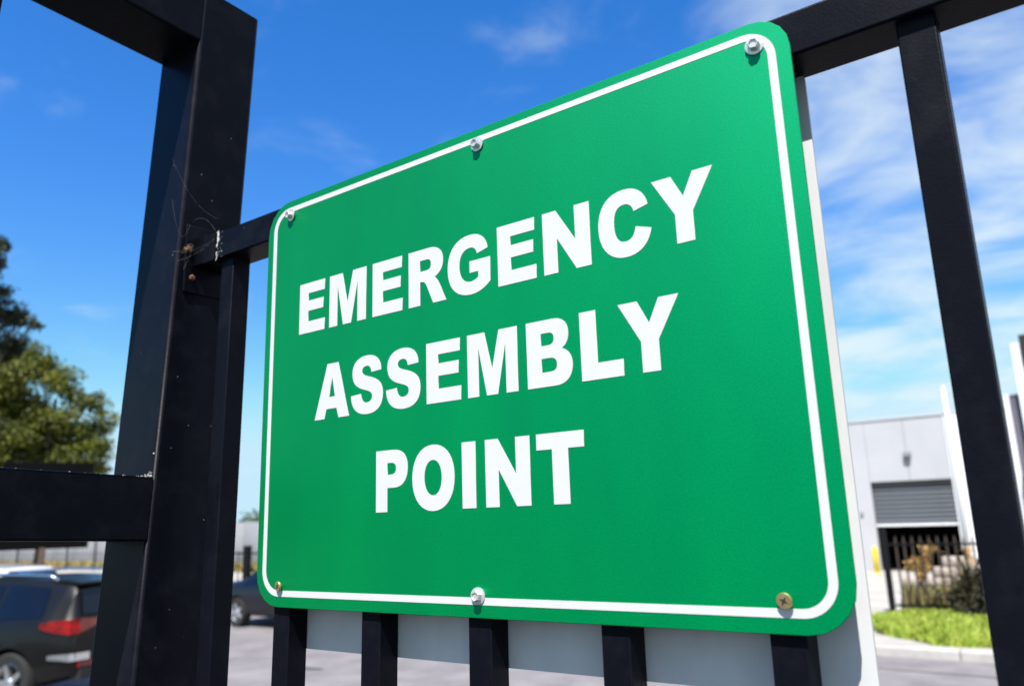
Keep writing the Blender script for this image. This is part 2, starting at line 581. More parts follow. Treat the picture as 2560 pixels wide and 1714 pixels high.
G = {}
G['E'] = [[(0, 0), (0, 1), (.985, 1), (.985, .79), (.355, .79), (.355, .64), (.94, .64), (.94, .435), (.355, .435), (.355, .225), (1, .225), (1, 0)]]
G['M'] = [[(0, 0), (0, 1), (.355, 1), (.50, .40), (.645, 1), (1, 1), (1, 0), (.77, 0), (.77, .76), (.605, 0), (.385, 0), (.23, .76), (.23, 0)]]
G['N'] = [[(0, 0), (0, 1), (.295, 1), (.69, .46), (.69, 1), (1, 1), (1, 0), (.69, 0), (.305, .545), (.305, 0)]]
G['I'] = [[(0, 0), (0, 1), (1, 1), (1, 0)]]
G['L'] = [[(0, 0), (0, 1), (.40, 1), (.40, .235), (1, .235), (1, 0)]]
G['T'] = [[(.33, 0), (.33, .77), (0, .77), (0, 1), (1, 1), (1, .77), (.67, .77), (.67, 0)]]
G['Y'] = [[(.355, 0), (.355, .425), (0, 1), (.325, 1), (.505, .672), (.68, 1), (1, 1), (.645, .425), (.645, 0)]]
G['A'] = [[(0, 0), (.352, 1), (.668, 1), (1, 0), (.695, 0), (.635, .175), (.345, .175), (.29, 0)],
          [(.41, .39), (.585, .39), (.50, .74)]]
G['P'] = [path((0, 0), (0, 1), (.56, 1), ((.85, 1), (1, .885), (1, .695)), ((1, .51), (.85, .385), (.58, .385)), (.365, .385), (.365, 0)),
          path((.365, .60), (.365, .79), (.47, .79), ((.60, .79), (.635, .755), (.635, .695)), ((.635, .64), (.60, .60), (.46, .60)))]
G['R'] = [path((0, 0), (0, 1), (.56, 1), ((.79, 1), (.925, .90), (.925, .725)), ((.925, .58), (.83, .50), (.70, .452)),
               ((.78, .40), (.82, .32), (.86, .25)), (1, 0), (.655, 0), (.505, .29), ((.45, .395), (.42, .416), (.35, .416)), (.315, .416), (.315, 0)),
          path((.315, .605), (.315, .80), (.49, .80), ((.575, .80), (.605, .765), (.605, .705)), ((.605, .63), (.57, .605), (.47, .605)))]
G['B'] = [path((0, 0), (0, 1), (.60, 1), ((.83, 1), (.935, .90), (.935, .755)), ((.935, .65), (.88, .575), (.78, .537)),
               ((.92, .50), (1, .41), (1, .285)), ((1, .11), (.86, 0), (.62, 0))),
          path((.33, .612), (.33, .80), (.49, .80), ((.585, .80), (.615, .76), (.615, .71)), ((.615, .645), (.57, .612), (.48, .612))),
          path((.33, .215), (.33, .42), (.51, .42), ((.62, .42), (.665, .38), (.665, .315)), ((.665, .245), (.62, .215), (.51, .215)))]
G['O'] = [oval(0, 1, -.016, 1.016), oval(.295, .705, .225, .775)]
G['C'] = [path((.965, .70), ((.92, .90), (.77, 1.016), (.53, 1.016)), ((.20, 1.016), (0, .83), (0, .495)), ((0, .18), (.20, -.016), (.51, -.016)),
               ((.77, -.016), (.95, .11), (1, .335)), (.715, .41), ((.68, .28), (.62, .22), (.515, .22)), ((.38, .22), (.31, .31), (.31, .50)),
               ((.31, .70), (.385, .785), (.52, .785)), ((.61, .785), (.675, .735), (.695, .645)))]
G['G'] = [path((.955, .715), ((.92, .905), (.785, 1.016), (.545, 1.016)), ((.19, 1.016), (0, .81), (0, .495)), ((0, .18), (.195, -.016), (.545, -.016)),
               ((.72, -.016), (.885, .05), (1, .15)), (1, .555), (.525, .555), (.525, .355), (.725, .355), (.725, .262),
               ((.675, .225), (.61, .205), (.55, .205)), ((.385, .205), (.285, .31), (.285, .505)), ((.285, .69), (.385, .79), (.545, .79)),
               ((.63, .79), (.69, .74), (.705, .66)))]
G['S'] = [path((.005, .335), (.32, .352), ((.345, .24), (.40, .185), (.50, .185)), ((.61, .185), (.67, .225), (.67, .285)),
               ((.67, .35), (.59, .375), (.46, .405)), ((.20, .465), (.045, .53), (.045, .735)), ((.045, .91), (.22, 1.016), (.505, 1.016)),
               ((.79, 1.016), (.94, .90), (.95, .72)), (.645, .705), ((.635, .785), (.585, .83), (.495, .83)), ((.405, .83), (.355, .795), (.355, .745)),
               ((.355, .70), (.40, .675), (.55, .64)), ((.85, .575), (1, .50), (1, .30)), ((1, .10), (.83, -.016), (.515, -.016)),
               ((.20, -.016), (.02, .105), (.005, .335)))[:-1]]


def letter(ch, x0, x1, z0, z1, m, parent, y0=-0.00030, th=0.0006):
    cu = bpy.data.curves.new('letter', 'CURVE')
    cu.dimensions = '2D'
    cu.fill_mode = 'BOTH'
    cu.extrude = th / 2
    for poly in G[ch]:
        sp = cu.splines.new('POLY')
        sp.points.add(len(poly) - 1)
        for i, (a, b) in enumerate(poly):
            sp.points[i].co = (x0 + a * (x1 - x0), z0 + b * (z1 - z0), 0, 1)
        sp.use_cyclic_u = True
    tmp = bpy.data.objects.new('tmp', cu)
    sc.collection.objects.link(tmp)
    dg = bpy.context.evaluated_depsgraph_get()
    me = bpy.data.meshes.new_from_object(tmp.evaluated_get(dg))
    bpy.data.objects.remove(tmp)
    bpy.data.curves.remove(cu)
    me.transform(Matrix.Rotation(R(90), 4, 'X'))
    me.transform(Matrix.Translation((0, y0 + th / 2, 0)))
    me.name = 'letter_' + ch
    me.materials.clear()
    o = link('letter', me, m, parent)
    o['label'] = 'white letter ' + ch
    return o


rows = [
    (0.2829, 0.3389, [('E', 58.2, 98.8), ('M', 106.0, 160.8), ('E', 170.0, 211.2), ('R', 219.5, 267.4), ('G', 269.3, 319.4), ('E', 328.0, 369.3), ('N', 377.2, 424.1), ('C', 432.0, 479.4), ('Y', 481.8, 533.0)]),
    (0.1867, 0.2440, [('A', 86.6, 138.2), ('S', 140.2, 185.0), ('S', 188.9, 233.9), ('E', 241.5, 282.9), ('M', 290.8, 346.1), ('B', 355.8, 401.0), ('L', 409.1, 447.4), ('Y', 445.0, 497.2)]),
    (0.0904, 0.1480, [('P', 176.3, 217.4), ('O', 223.0, 273.6), ('I', 282.2, 297.6), ('N', 308.2, 355.0), ('T', 361.9, 407.7)]),
]
for z0, z1, ls in rows:
    for ch, a, b in ls:
        letter(ch, a / 1000, b / 1000, z0, z1, M['white_vinyl'], sign)


# fasteners of the sign
def hex_screw(x, z, rot, tilt=(0, 0)):
    w = MB().lathe([(0.0010, 0.0), (0.0068, 0.0), (0.0071, -0.0006), (0.0070, -0.0013), (0.0030, -0.0020)], (0, 0, 0), n=28)
    o = build(w, 'washer_screw', M['zinc'], sign, (x, -0.0004, z))
    o.rotation_euler = (R(tilt[0]), R(rot), R(tilt[1]))
    smooth_by_angle(o.data)
    h = MB().lathe([(0.0046, -0.0012), (0.0046, -0.0056), (0.0041, -0.0063), (0.0032, -0.0063), (0.0028, -0.0052), (0.0006, -0.0053)], (0, 0, 0), n=6)
    build(h, 'hex_head', M['zinc'], o)
    return o


def phillips(x, z, r_, rot):
    w = MB().lathe([(0.0020, 0.0), (r_ * 0.62, -0.0012), (r_, -0.0026), (r_, -0.0034), (r_ * 0.93, -0.0040), (r_ * 0.4, -0.0042), (0.0001, -0.0042)], (0, 0, 0), n=28)
    o = build(w, 'countersunk_screw', M['brass'], sign, (x, -0.0001, z))
    smooth_by_angle(o.data)
    o.rotation_euler = (R(4), R(rot), R(-5))
    c = MB()
    for a in (0, 90):
        ca, sa = math.cos(R(a)), math.sin(R(a))
        L_, W_ = r_ * 0.60, r_ * 0.15
        q = [(-L_, 0), (-W_, -W_ * 1.1), (W_, -W_ * 1.1), (L_, 0), (W_, W_ * 1.1), (-W_, W_ * 1.1)]
        pp = [(ca * u - sa * v, sa * u + ca * v) for u, v in q]
        yy = -0.00438 if a == 0 else -0.00442
        c.add([(u, yy, v) for u, v in pp] + [(u, -0.0034, v) for u, v in pp],
              [tuple(range(6)), tuple(range(11, 5, -1))] + [(i, (i + 1) % 6, (i + 1) % 6 + 6, i + 6) for i in range(6)])
    build(c, 'cross_recess', M['hole'], o)
    return o


hex_screw(0.0400, 0.4260, 12, (6, -8))
hex_screw(0.3085, 0.4275, 25, (3, 0))
hex_screw(0.5745, 0.4232, 5, (4, 6))
hex_screw(0.2975, 0.0180, 40, (-2, 4))
phillips(0.0400, 0.0212, 0.0049, 35)
phillips(0.5550, 0.0218, 0.0054, 28)

# ------------------------------------------------------------------ fence carrying the sign
fence = thing('steel_fence', 'black steel picket fence with square rail carrying the green sign', 'fence', (0, 0.02, 0))
FY = -0.02
bevel_box('top_rail', -0.1525, 1.65, 0.0030 + FY, 0.0430 + FY, ZS + 0.4072, ZS + 0.4425, 0.0022, M['black'], fence, axis=0)
bevel_box('bottom_rail', -0.1525, 1.65, 0.0030 + FY, 0.0430 + FY, 0.16, 0.20, 0.0022, M['black'], fence, axis=0)
pk = None
TILT = R(-0.74)
for k in range(-1, 13):
    xl = 0.0232 + 0.1291 * k
    if pk is None:
        pk = bevel_box('picket', 0.0, 0.0246, 0.0, 0.0248, -1.83, 0.4082, 0.0016, M['black'], fence, axis=2)
        o = pk
    else:
        o = link('picket', pk.data, None, fence)
        w = o.modifiers.new('wn', 'WEIGHTED_NORMAL'); w.weight = 100
    o.location = (xl, 0.0052 + FY, ZS)
    o.rotation_euler = (TILT, 0, 0)
bevel_box('end_post', 1.65, 1.70, -0.01 + FY, 0.04 + FY, -0.05, 2.52, 0.002, M['black'], fence, axis=2)
# bracket that bolts the rail to the gate post
br = bevel_box('bracket', -0.1560, -0.1520, -0.0105 + FY, 0.046 + FY, 2.392, 2.482, 0.0018, M['black'], fence, seg=2)
bevel_box('sleeve', -0.1530, -0.1075, 0.0012 + FY, 0.0448 + FY, ZS + 0.4056, ZS + 0.4443, 0.0022, M['black'], br, axis=0)
for (yy, zz) in ((0.004, 2.4120), (-0.003, 2.4490)):
    bl = build(MB().lathe([(0.0040, 0.0), (0.0040, 0.002), (0.0030, 0.003), (0.0020, 0.0033)], (-0.1522, yy + FY - 0.004, zz), axis='x', n=10), 'bolt', M['rust'], br)
# ragged streak of bare paint where the sleeve ends
mb = MB()
for i in range(60):
    t = i / 59
    z = ZS + 0.4058 + 0.0375 * t + random.uniform(-0.0006, 0.0006)
    dens = 1.0 if t > 0.45 else 0.6
    if random.random() < (0.08 if t > .45 else .5):
        continue
    w = random.uniform(0.0003, 0.0019) * dens
    xx = -0.1055 + random.uniform(-0.0016, 0.0016) + (0.0012 * t)
    hgt = random.uniform(0.0004, 0.0011)
    mb.add([(xx - w, 0.00285 + FY, z - hgt), (xx + w, 0.00275 + FY, z - hgt), (xx + w * 0.8, 0.0028 + FY, z + hgt), (xx - w, 0.0028 + FY, z + hgt)], [(0, 1, 2, 3)])
for i in range(16):
    xx, z = -0.1035 + random.uniform(0.001, 0.009), ZS + 0.408 + random.uniform(0, 0.034)
    r_ = random.uniform(0.0002, 0.0006)
    mb.add([(xx - r_, 0.00285 + FY, z), (xx, 0.00285 + FY, z - r_), (xx + r_, 0.00285 + FY, z), (xx, 0.00285 + FY, z + r_)], [(0, 1, 2, 3)])
build(mb, 'bare_paint_streak', M['chip'], fence)

# white sheet fixed on the far side of the pickets
wp = MB()
po = round_rect(0.038, 0.5995, ZS - 0.0434, ZS + 0.4066, (0.002, 0.002, 0.002, 0.002), 2)
n_ = len(po)
wp.add([(a, 0.0, b - ZS) for a, b in po] + [(a, 0.003, b - ZS) for a, b in po],
       [tuple(range(n_)), tuple(range(2 * n_ - 1, n_ - 1, -1))] + [(i, i + n_, (i + 1) % n_ + n_, (i + 1) % n_) for i in range(n_)])
panel = build(wp, 'blank_sign', M['panel_white'], None, (0, 0.0306, ZS))
panel.rotation_euler = (TILT, 0, 0)
tag(panel, 'plain white sheet fixed behind the pickets, its edge showing beside the green sign', 'sign')

# ------------------------------------------------------------------ gate standing open at a right angle to the fence
gate = thing('steel_gate', 'heavy black steel gate frame at left, standing square to the fence', 'gate', (-0.158, -0.0366, ZS))
gate.rotation_euler = (R(-2.2277), R(0.319), R(-1.5375))
GA, GB = 0.0976, 0.0880
bevel_box('stile', -GA, 0.0, 0.0, GB, -1.94, 0.8080, 0.0052, M['black'], gate, seg=5, axis=2)
bevel_box('top_rail', -GA + 0.0006, -0.0006, -2.60, 0.0008, 0.7263, 0.8090, 0.0040, M['black'], gate, seg=4, axis=1)
bevel_box('middle_rail', -GA + 0.0006, -0.0006, -2.60, 0.0008, 0.0695, 0.1424, 0.0030, M['black'], gate, seg=4, axis=1)
bevel_box('bottom_rail', -GA + 0.0006, -0.0006, -2.60, 0.0008, -1.94, -1.86, 0.0040, M['black'], gate, seg=4, axis=1)
bevel_box('stile', -GA, 0.0, -2.70, -2.60, -1.94, 0.8080, 0.0052, M['black'], gate, seg=5, axis=2)
bevel_box('upright', -0.066, -0.026, -0.262, -0.222, 0.142, 0.727, 0.003, M['black'], gate, axis=2)
# weld bead at the mitre
mb = MB()
for i in range(26):
    t = i / 25
    mb.lathe([(0.0001, -0.0012), (0.0016, -0.0006), (0.0019, 0.0004), (0.0001, 0.0012)], (-0.006 - 0.085 * t + random.uniform(-.0006, .0006), -0.0004, 0.7258 + random.uniform(-.0008, .0008)), axis='y', n=6)
build(mb, 'weld_bead', M['black'], gate, smooth=True)
# flaked paint on the middle rail's edge and in the corner
mb = MB()
def flake(mb, c, u, v, r_):
    k = random.randint(5, 7)
    ps = []
    for i in range(k):
        a = 6.283 * i / k
        rr = r_ * random.uniform(0.4, 1.0)
        ps.append(tuple(c[j] + u[j] * math.cos(a) * rr * 1.9 + v[j] * math.sin(a) * rr for j in range(3)))
    mb.add(ps, [tuple(range(k))])
for i in range(46):
    q = random.random() ** 1.6
    flake(mb, (-0.0030 - 0.030 * q, -0.0007, 0.1436 + random.random() ** 2 * 0.006 * (1 - q)), (1, 0, 0.4), (0, 0, 1), random.uniform(0.0003, 0.0011))
for i in range(30):
    yy = -0.004 - random.random() ** 1.7 * 0.30
    flake(mb, (-0.0018 + random.uniform(-0.0006, 0.0004), yy, 0.14235), (0, 1, 0), (1, 0, -0.6), random.uniform(0.0002, 0.0006))
tag(build(mb, 'paint_flakes', M['chip'], gate), kind='stuff')
mb = MB()
for (xx, z, r_) in [(-0.004, 0.1700, 0.0014), (-0.010, 0.42, 0.0006), (-0.06, 0.30, 0.0005), (-0.03, 0.55, 0.0005)]:
    flake(mb, (xx, -0.0003, z), (0.6, 0, 0), (0, 0, 1.2), r_)
for i in range(14):
    flake(mb, (0.0003, random.uniform(0.01, 0.085), random.uniform(-0.05, 0.70)), (0, 0.5, 0), (0, 0, 1), random.uniform(0.0003, 0.0007))
tag(build(mb, 'dust_specks', M['chip'], gate), kind='stuff')

# cobweb strung round the bracket
web = thing('cobweb', 'torn cobweb with tan fluff around the rusty bracket bolt', 'cobweb', (-0.150, 0.0, 2.45))
mb = MB()
def strand(a, b, sag, r_=0.00003):
    a, b = Vector(a), Vector(b)
    ps = []
    for i in range(11):
        t = i / 10
        p = a.lerp(b, t)
        p.z -= sag * 4 * t * (1 - t)
        ps.append(p)
    mb.tube(ps, r_, 4, False)
strand((-0.007, -0.034, 0.115), (0.002, 0.030, 0.050), 0.016)
strand((-0.007, -0.030, 0.060), (0.000, -0.008, 0.030), 0.030)
strand((0.000, -0.004, 0.036), (0.043, 0.0005, 0.014), -0.010)
strand((-0.002, -0.006, -0.004), (0.043, 0.0005, 0.004), 0.002)
strand((-0.004, -0.020, -0.020), (0.030, 0.001, 0.000), 0.003)
for i in range(6):
    strand((-0.003, -0.020 + random.uniform(-.012, .012), -0.010 + random.uniform(-.02, .02)), (0.004, -0.004, 0.000 + random.uniform(-.006, .006)), random.uniform(-.003, .004), 0.00004)
build(mb, 'threads', M['web'], web)
mb = MB()
for i in range(34):
    a, e = random.uniform(0, 6.283), random.uniform(-1.2, 1.2)
    L_ = random.uniform(0.002, 0.0062)
    c = Vector((0.003, -0.0125, -0.004))
    d = Vector((math.cos(a) * math.cos(e) * 0.5, math.sin(a) * math.cos(e), math.sin(e)))
    mb.tube([c, c + d * L_ * 0.6, c + d * L_ + Vector((0, 0, -0.0004))], [0.00045, 0.00022, 0.00004], 5, False)
build(mb, 'seed_fluff', M['tan'], web)


# ------------------------------------------------------------------ foliage
def leaf_mesh(name, clumps, size, n_per_m3, droop=0.3, aspect=2.2):
    """leaf-sized faces spread through ellipsoid clumps (cx, cy, cz, rx, ry, rz, density factor)"""
    mb = MB()
    V, F = mb.v, mb.f
    for (cx_, cy_, cz_, rx, ry, rz_, dn) in clumps:
        n_ = int(4.19 * rx * ry * rz_ * n_per_m3 * dn) + 8
        for i in range(n_):
            while True:
                a, b, c = random.uniform(-1, 1), random.uniform(-1, 1), random.uniform(-1, 1)
                q = a * a + b * b + c * c
                if q < 1 and random.random() < 0.25 + 0.75 * q:
                    break
            p = Vector((cx_ + a * rx, cy_ + b * ry, cz_ + c * rz_))
            s_ = size * random.uniform(0.6, 1.3)
            u = Vector((random.gauss(0, 1), random.gauss(0, 1), random.gauss(0, 1) - droop)).normalized()
            w = u.orthogonal().normalized()
            w = Matrix.Rotation(random.uniform(0, 6.28), 3, u) @ w
            o = len(V)
            V += [tuple(p), tuple(p + u * s_ * 0.5 + w * s_ / aspect * 0.5), tuple(p + u * s_), tuple(p + u * s_ * 0.5 - w * s_ / aspect * 0.5)]
            F.append((o, o + 1, o + 2, o + 3))
    me = bpy.data.meshes.new(name)
    me.from_pydata(V, [], F)
    return me


CAMX, CAMY = 0.725, -0.547


def polar(az_x, az_y, D, tz):
    """a point D metres out along a bearing, tz = tangent of its height angle from eye level"""
    return (CAMX + az_x * D, CAMY + az_y * D, 2.1 + tz * D)


def make_tree(name, label, base, table, leaf, D0, spread, trunk_top, n_per, size, seed, trunk_r):
    random.seed(seed)
    base = Vector(base)
    t = thing(name, label, 'tree', base)
    cl_, ctr = [], []
    for bx, by, tz, r_ in table:
        D = D0 + random.uniform(-spread, spread)
        p = Vector(polar(bx, by, D, tz)) - base
        ctr.append((p, r_))
        for j in range(14):                      # each bough end carries several small tufts
            v = Vector((random.gauss(0, 1), random.gauss(0, 1), random.gauss(0, 1))).normalized() * r_ * random.uniform(.35, .85)
            q = r_ * random.uniform(.36, .62)
            cl_.append((p.x + v.x, p.y + v.y, p.z + v.z * .8, q, q, q * .72, random.uniform(.6, 1.3)))
    link('crown', leaf_mesh('crown', cl_, size, n_per, droop=0.5), leaf, t)
    mb = MB()
    T = Vector(trunk_top)
    mid = T * .5 + Vector((.12, .08, 0))
    mb.tube([(0, 0, -0.1), mid * .5, mid, T * .8, T], [trunk_r * 1.5, trunk_r, trunk_r * .92, trunk_r * .75, trunk_r * .4], 9)
    for p, r_ in ctr:
        k = min(.95, max(.42, p.z / T.z * .62))
        s0 = T * k
        m1 = s0.lerp(p, .5) + Vector((random.uniform(-.3, .3), random.uniform(-.3, .3), .25))
        mb.tube([s0, m1, p], [trunk_r * .42, trunk_r * .28, trunk_r * .1], 6)
        for j in range(3):
            e = p + Vector((random.gauss(0, .5), random.gauss(0, .5), random.gauss(.1, .4))) * r_
            mb.tube([m1.lerp(p, .6), p.lerp(e, .5), e], [trunk_r * .12, trunk_r * .08, trunk_r * .03], 5)
    build(mb, 'trunk', M['bark'], t, smooth=True)
    return t


make_tree('gum_tree', 'rounded sunlit olive green gum tree across the road, left of the gate post', (-31.65, 13.98, 0.13),
          [(-0.9266, 0.3761, 0.1746, 0.80), (-0.9166, 0.3997, 0.1832, 0.80), (-0.9064, 0.4225, 0.1621, 0.86), (-0.8981, 0.4399, 0.1425, 0.73), (-0.8902, 0.4556, 0.1204, 0.66),
           (-0.9226, 0.3858, 0.1399, 1.06), (-0.9115, 0.4113, 0.1234, 1.00), (-0.8995, 0.4370, 0.1065, 0.86), (-0.9255, 0.3788, 0.1006, 1.06), (-0.9149, 0.4036, 0.0883, 0.93),
           (-0.9036, 0.4284, 0.0799, 0.73), (-0.8874, 0.4609, 0.0935, 0.55), (-0.8913, 0.4533, 0.0734, 0.51), (-0.9348, 0.3552, 0.1426, 1.20), (-0.9211, 0.3894, 0.2027, 0.45),
           (-0.9283, 0.3717, 0.0667, 0.93), (-0.9371, 0.3491, 0.0998, 1.46), (-0.9060, 0.4233, 0.1000, 0.9), (-0.8960, 0.4440, 0.0900, .7), (-0.9180, 0.3966, 0.1080, 1.0), (-0.9300, 0.3676, 0.1500, 1.0)], M['leaf'], 35.2, 1.0, (0.1, 0.1, 7.2), 400, 0.18, 21, 0.14)
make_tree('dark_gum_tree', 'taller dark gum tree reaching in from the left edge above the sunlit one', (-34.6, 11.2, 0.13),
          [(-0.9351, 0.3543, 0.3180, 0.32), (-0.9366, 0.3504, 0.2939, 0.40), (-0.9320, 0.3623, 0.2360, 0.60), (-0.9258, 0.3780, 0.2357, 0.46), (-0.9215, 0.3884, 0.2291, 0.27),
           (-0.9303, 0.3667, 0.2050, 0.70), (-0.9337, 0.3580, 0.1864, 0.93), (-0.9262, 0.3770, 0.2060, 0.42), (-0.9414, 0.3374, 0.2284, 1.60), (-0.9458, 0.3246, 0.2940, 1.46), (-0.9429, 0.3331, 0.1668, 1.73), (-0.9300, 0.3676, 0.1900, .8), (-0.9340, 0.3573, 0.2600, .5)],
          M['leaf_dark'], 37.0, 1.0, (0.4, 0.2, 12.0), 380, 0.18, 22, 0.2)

# small tree far beyond the grey wall
p = Vector((-.803 * 62 + CAMX, .597 * 62 + CAMY, 0.13))
t2 = thing('small_tree', 'small distant green tree rising above the grey wall', 'tree', p)
link('crown', leaf_mesh('crown', [(0.3, 0, 2.8, 1.0, 1.0, .55, 1), (1.0, 0.5, 2.5, .9, .9, .6, 1), (.5, .2, 2.3, 1.5, 1.5, .4, 1)], 0.3, 60), M['leaf2'], t2)
build(MB().tube([(0, 0, -0.1), (0.1, 0, 1.2), (0.4, 0.1, 2.4)], [0.12, 0.1, 0.05], 7), 'trunk', M['bark'], t2)

# ------------------------------------------------------------------ far left: wall, palings, board
fw_ = thing('grey_wall', 'long pale grey panelled wall far behind the parked cars', 'wall', (-50, 24.2, 0.13))
wpan = None
for k in range(26):
    if wpan is None:
        o = bevel_box('wall_panel', 0.01, 2.39, 0, 0.15, -0.05, 2.28, 0.015, M['wall_grey'], fw_, seg=1)
        wpan = o.data
    else:
        o = link('wall_panel', wpan, None, fw_)
    o.location = (-24 + 2.4 * k, random.uniform(-.01, .01), 0)
build(MB().box(-24.0, 38.4, 0.05, 0.1, -0.05, 2.27), 'wall_backing', M['wall_grey'], fw_)
pf = thing('post_fence', 'thin dark post and wire fence in front of the far grey wall', 'fence', (-50, 22.6, 0.13))
for k in range(13):
    build(MB().tube([(-22 + 3.1 * k, 0, -0.05), (-22 + 3.1 * k, 0, 1.62)], 0.045, 6), 'post', M['far_black'], pf)
for z in (1.58, 0.9):
    build(MB().tube([(-22, 0, z), (15.3, 0, z)], 0.014, 5), 'wire', M['far_black'], pf)


def blades(name, region, n_, h0, h1, m, kind_label, z=0.13, lean=0.35, mound=None):
    mb = MB()
    V, F = mb.v, mb.f
    x0, x1, y0, y1, test = region
    k = 0
    while k < n_:
        x, y = random.uniform(x0, x1), random.uniform(y0, y1)
        if test and not test(x, y):
            continue
        k += 1
        h = random.uniform(h0, h1)
        zz = z + (mound(x, y) if mound else 0)
        a = random.uniform(0, 6.283)
        w = h * 0.07 + 0.006
        lx, ly = random.gauss(0, lean) * h, random.gauss(0, lean) * h
        o = len(V)
        V += [(x - w * math.cos(a), y - w * math.sin(a), zz - .02), (x + w * math.cos(a), y + w * math.sin(a), zz - .02),
              (x + lx * .45 + w * .7 * math.cos(a), y + ly * .45 + w * .7 * math.sin(a), zz + h * .6),
              (x + lx * .45 - w * .7 * math.cos(a), y + ly * .45 - w * .7 * math.sin(a), zz + h * .6), (x + lx, y + ly, zz + h)]
        F += [(o, o + 1, o + 2, o + 3), (o + 3, o + 2, o + 4)]
    me = bpy.data.meshes.new(name)
    me.from_pydata(V, [], F)
    o = link(name, me, m)
    tag(o, kind_label, 'grass', kind='stuff')
    return o


blades('dry_grass', (-72, -22, 22.9, 24.0, None), 6000, 0.25, 0.55, M['drygrass'], 'strip of dry yellow grass along the foot of the grey wall')
# low dry shrubs by the dark gatepost
for (sx, sy, r_, lab) in ((-20.6, 17.0, 0.85, 'dry yellow shrub behind the dark gatepost in the far verge'), (-18.2, 16.2, 0.75, 'dry olive shrub beyond the black sedan')):
    s_ = thing('dry_shrub', lab, 'shrub', (sx, sy, 0.13))
    link('foliage', leaf_mesh('foliage', [(0, 0, r_ * .55, r_, r_, r_ * .6, 1), (r_ * .5, 0, r_ * .45, r_ * .7, r_ * .7, r_ * .45, 1)], 0.16, 500), M['drygrass'], s_)
    build(MB().tube([(0, 0, -.05), (0, 0, r_ * .6)], [.05, .02], 6), 'stem', M['bark'], s_)

# dark fence with its post, seen between the gate and the sign
gp = thing('verge_fence', 'dark steel fence post and rail on the far verge between gate and sign', 'fence', (-19.0, 14.0, 0.13))
bevel_box('post', -0.09, 0.09, -0.09, 0.09, -0.05, 1.50, 0.01, M['far_black'], gp, seg=1)
bevel_box('hinge', 0.09, 0.28, -0.05, 0.05, 0.78, 0.88, 0.01, M['far_black'], gp, seg=1)
for z in (1.26, 0.25):
    build(MB().box(-3.2, 4.6, -0.02, 0.02, z, z + 0.05), 'rail', M['far_black'], gp)
wire = None
for k in range(11):
    if wire is None:
        o = build(MB().box(-0.012, 0.012, -0.012, 0.012, 0.1, 1.36), 'paling', M['far_black'], gp); wire = o.data
    else:
        o = link('paling', wire, None, gp)
    o.location = (-3.0 + 0.26 * k, 0, 0)

sb = thing('signboard', 'plain dark board on a post, seen behind the middle rail of the gate', 'signboard', (CAMX - .9105 * 33.2, CAMY + .4135 * 33.2, 0.13), math.atan2(-.4135, .9105) + R(90) + R(180))
bevel_box('board', -1.42, 1.42, -0.06, 0.06, 1.50, 4.55, 0.02, M['board'], sb, seg=1)
build(MB().box(-1.34, 1.34, -0.10, -0.062, 1.60, 4.45), 'frame_back', M['board'], sb)
bevel_box('post', -0.10, 0.10, -0.05, 0.10, -0.05, 1.55, 0.02, M['bark'], sb, seg=1)


# ------------------------------------------------------------------ cars
def lerp_tab(tab, x):
    if x <= tab[0][0]: return tab[0][1]
    for (a, b), (c, d) in zip(tab, tab[1:]):
        if x <= c:
            t = (x - a) / (c - a)
            t2_ = t * t * (3 - 2 * t)
            return b + (d - b) * (0.5 * t + 0.5 * t2_)
    return tab[-1][1]


